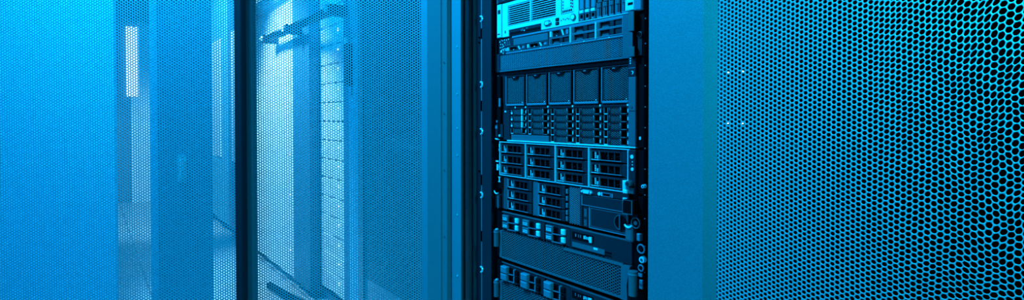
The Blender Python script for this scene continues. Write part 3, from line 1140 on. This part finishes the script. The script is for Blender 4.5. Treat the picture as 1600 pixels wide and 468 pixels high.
# row continues to the end wall
for k, (u0, u1, mat, lab) in enumerate(((-4520, -3765, 'blue', 'first plain rack past the white-fronted rack, seen through the left mesh'),
                                        (-5280, -4525, 'bluelight', 'second plain rack past the white-fronted rack, seen through the left mesh'),
                                        (-6040, -5285, 'blue', 'third plain rack past the white-fronted rack, seen through the left mesh'),
                                        (-6700, -6045, 'bluelight', 'last plain rack in the row, against the end wall'))):
    t = thing('server_rack', lab, 'server rack', ROW, (u0 + u1) / 2, 300, 0)
    rack_body(t, u0, u1, 45, 900, 'blue')
    part('door', MB().box(u0 + 4, u1 - 4, 0, 40, 50, 2030, mat, 4), t)
    if k in (0, 1):  # pale panels put in where white highlights show
        part('highlight_panel', MB().box(u0 + 160, u1 - 240, -4, 0, Zc(-330), Zc(650), 'pale', 2), t, label='pale panel added to the door as a white highlight')

# end wall: glowing panel and pale strip, both made up for white highlights
t = thing('glow_panel', 'short upright glowing panel on the far wall, added as a white highlight behind the left mesh', 'lamp', ROW, -6740, -485, Zc(220))
part('glow_face', MB().box(-6748, -6700, -532, -438, Zc(220), Zc(950), 'lamp', 8), t)
t = thing('light_strip_paint', 'pale upright strip on the far wall, added for the faint light below the glowing panel', 'strip', ROW, -6740, -390, 0)
part('strip_face', MB().box(-6748, -6700, -432, -285, 0, 1900, 'pale', 6).box(-6748, -6705, -500, -436, 0, Zc(210), 'pale', 6), t)

# ================================================================== LEFT: rack on the opposite side with its mesh door swung across
lr = thing('server_rack', 'rack whose perforated door fills the left side of the picture', 'server rack', LROW, 2430, 300, 0)
rack_body(lr, 2105, 2755, 45, 900, 'bluelight')
part('front_panel', MB().box(2130, 2740, 20, 45, 45, 2010, 'bluelight'), lr)
g = MB()
LX0, LX1 = -1610.0, -738.0
g.prism([(LX1 - 22, 14), (LX1 - 20, 0), (LX1 - 3, 0), (LX1, 3), (LX1, 24), (LX1 - 22, 24)], 60, 2030, 'dark')
g.prism([(LX0, 24), (LX0, 0), (LX0 + 100, 0), (LX0 + 115, 14), (LX0 + 115, 24)], 60, 2030, 'frame')
g.box(LX0 + 115, LX1 - 22, 0, 24, 60, 150, 'frame')
g.box(LX0 + 115, LX1 - 22, 0, 24, 1940, 2030, 'frame')
g.box(LX0 + 115, LX1 - 22, 14, 15, 150, Zc(-620), 'mesh')
g.box(LX0 + 115, LX1 - 22, 14, 15, Zc(450), 1940, 'mesh')
d = framed_part('door', g, lr, LDOOR, 'perforated door swung across the aisle')
sub('perforated_panel', MB().holes(LX0 + 110, LX1 - 18, Zc(-624), Zc(454), 14, 7.6, 2.55, 'mesh', t=1.2, n=6), d)
t = thing('equipment_cabinet', 'wide light blue cabinet end behind the left mesh door, left of the white strip', 'cabinet', ROW, -3090, -1150, 0)
part('body', MB().box(-3400, -2790, -1600, -745, 30, 2050, 'bluelight'), t)
part('plinth', MB().box(-3380, -2800, -1580, -765, 0, 30, 'black'), t)
part('side_panel', MB().box(-2790, -2775, -1595, -750, 40, 2040, 'bluelight'), t)
t = thing('equipment_cabinet', 'slim blue cabinet behind the left mesh door, right of the white strip', 'cabinet', ROW, -2380, -560, 0)
part('body', MB().box(-2530, -2235, -647, -474, 30, 2050, 'cabblue'), t)
part('plinth', MB().box(-2520, -2245, -637, -484, 0, 30, 'black'), t)
d = part('door', MB().box(-2235, -2229, -645, -476, 40, 2040, 'cabblue'), t)
sub('handle', MB().box(-2229, -2222, -585, -560, Zc(-240), Zc(-140), 'pale').box(-2222, -2214, -580, -565, Zc(-225), Zc(-155), 'pale'), d, label='pale block standing in for a faint reflection')  # made-up pale block painting in a faint reflection

# ================================================================== LIGHT
BLUE = (0.001, 0.40, 1.0)


def area(name, loc, target, sx, sy, power, col, spread=180):
    L = bpy.data.lights.new(name, 'AREA')
    L.shape = 'RECTANGLE'
    L.size, L.size_y = sx, sy
    L.energy = power
    L.color = col
    L.spread = radians(spread)
    o = bpy.data.objects.new(name, L)
    COL.objects.link(o)
    o.location = loc
    o.rotation_euler = (Vector(target) - Vector(loc)).to_track_quat('-Z', 'Y').to_euler()
    return o


def row_area(name, u, v, z, tu, tv, tz, sx, sy, power, col, spread=180):
    o = area(name, ROW.world(u, v, z), ROW.world(tu, tv, tz), sx, sy, power, col)
    o.data.spread = radians(spread)
    return o


def row_spot(name, u, v, z, tu, tv, tz, power, col, deg, blend, r=.12):
    L = bpy.data.lights.new(name, 'SPOT')
    L.energy, L.color, L.spot_size, L.spot_blend, L.shadow_soft_size = power, col, radians(deg), blend, r
    o = bpy.data.objects.new(name, L)
    COL.objects.link(o)
    o.location = ROW.world(u, v, z)
    o.rotation_euler = (Vector(ROW.world(tu, tv, tz)) - o.location).to_track_quat('-Z', 'Y').to_euler()
    return o


row_spot('rack_fill_spot', -3.0, -.68, 1.9, -2.95, 0, .75, 360, (.42, .86, 1.0), 66, .35)  # added spot without a fixture, whitens the racks behind the open door
row_spot('far_fill_spot', -3.9, -.6, 2.5, -5.3, -.1, .8, 600, (.40, .84, 1.0), 60, .5)  # added spot that whitens the far door panel and end wall
row_area('aisle_light', -1.35, -.81, 2.1, -.9, -.05, .6, .6, .3, 46, BLUE)
row_area('right_mesh_fill', .12, -.19, 1.32, .02, 0, .95, .2, .15, 12, (.002, .68, 1.0))  # unseen light added close by to brighten the right mesh
area('left_mesh_fill', (-1.3, .75, 2.5), (-1.3, 1.4, .9), .6, .3, 103, BLUE)  # extra unseen light lifting the front of the left mesh door
area('cabinet_fill', (-1.45, 1.55, 2.6), (-1.62, 2.25, .9), .5, .2, 46, (.002, .46, 1.0), 75)  # added light brightening the cabinets behind the left mesh

w = bpy.data.worlds.new('World')
scn.world = w
w.use_nodes = True
w.node_tree.nodes['Background'].inputs[0].default_value = (.0, .06, .20, 1)
w.node_tree.nodes['Background'].inputs[1].default_value = .25

# ================================================================== CAMERA
cam = bpy.data.cameras.new('camera')
cam.sensor_fit = 'HORIZONTAL'
cam.sensor_width = 36
cam.lens = 36 * F / 1600
cam.shift_y = -SHIFT / 1600
cam.clip_start = .02
co = bpy.data.objects.new('camera', cam)
COL.objects.link(co)
co.location = (0, 0, H)
co.rotation_euler = (pi / 2 - PITCH, 0, 0)
scn.camera = co

scn.view_settings.view_transform = 'Standard'
scn.view_settings.look = 'None'
scn.view_settings.exposure = -.22
scn.view_settings.gamma = 1
scn.view_settings.use_curve_mapping = False
scn.cycles.use_denoising = True
scn.cycles.max_bounces = 6
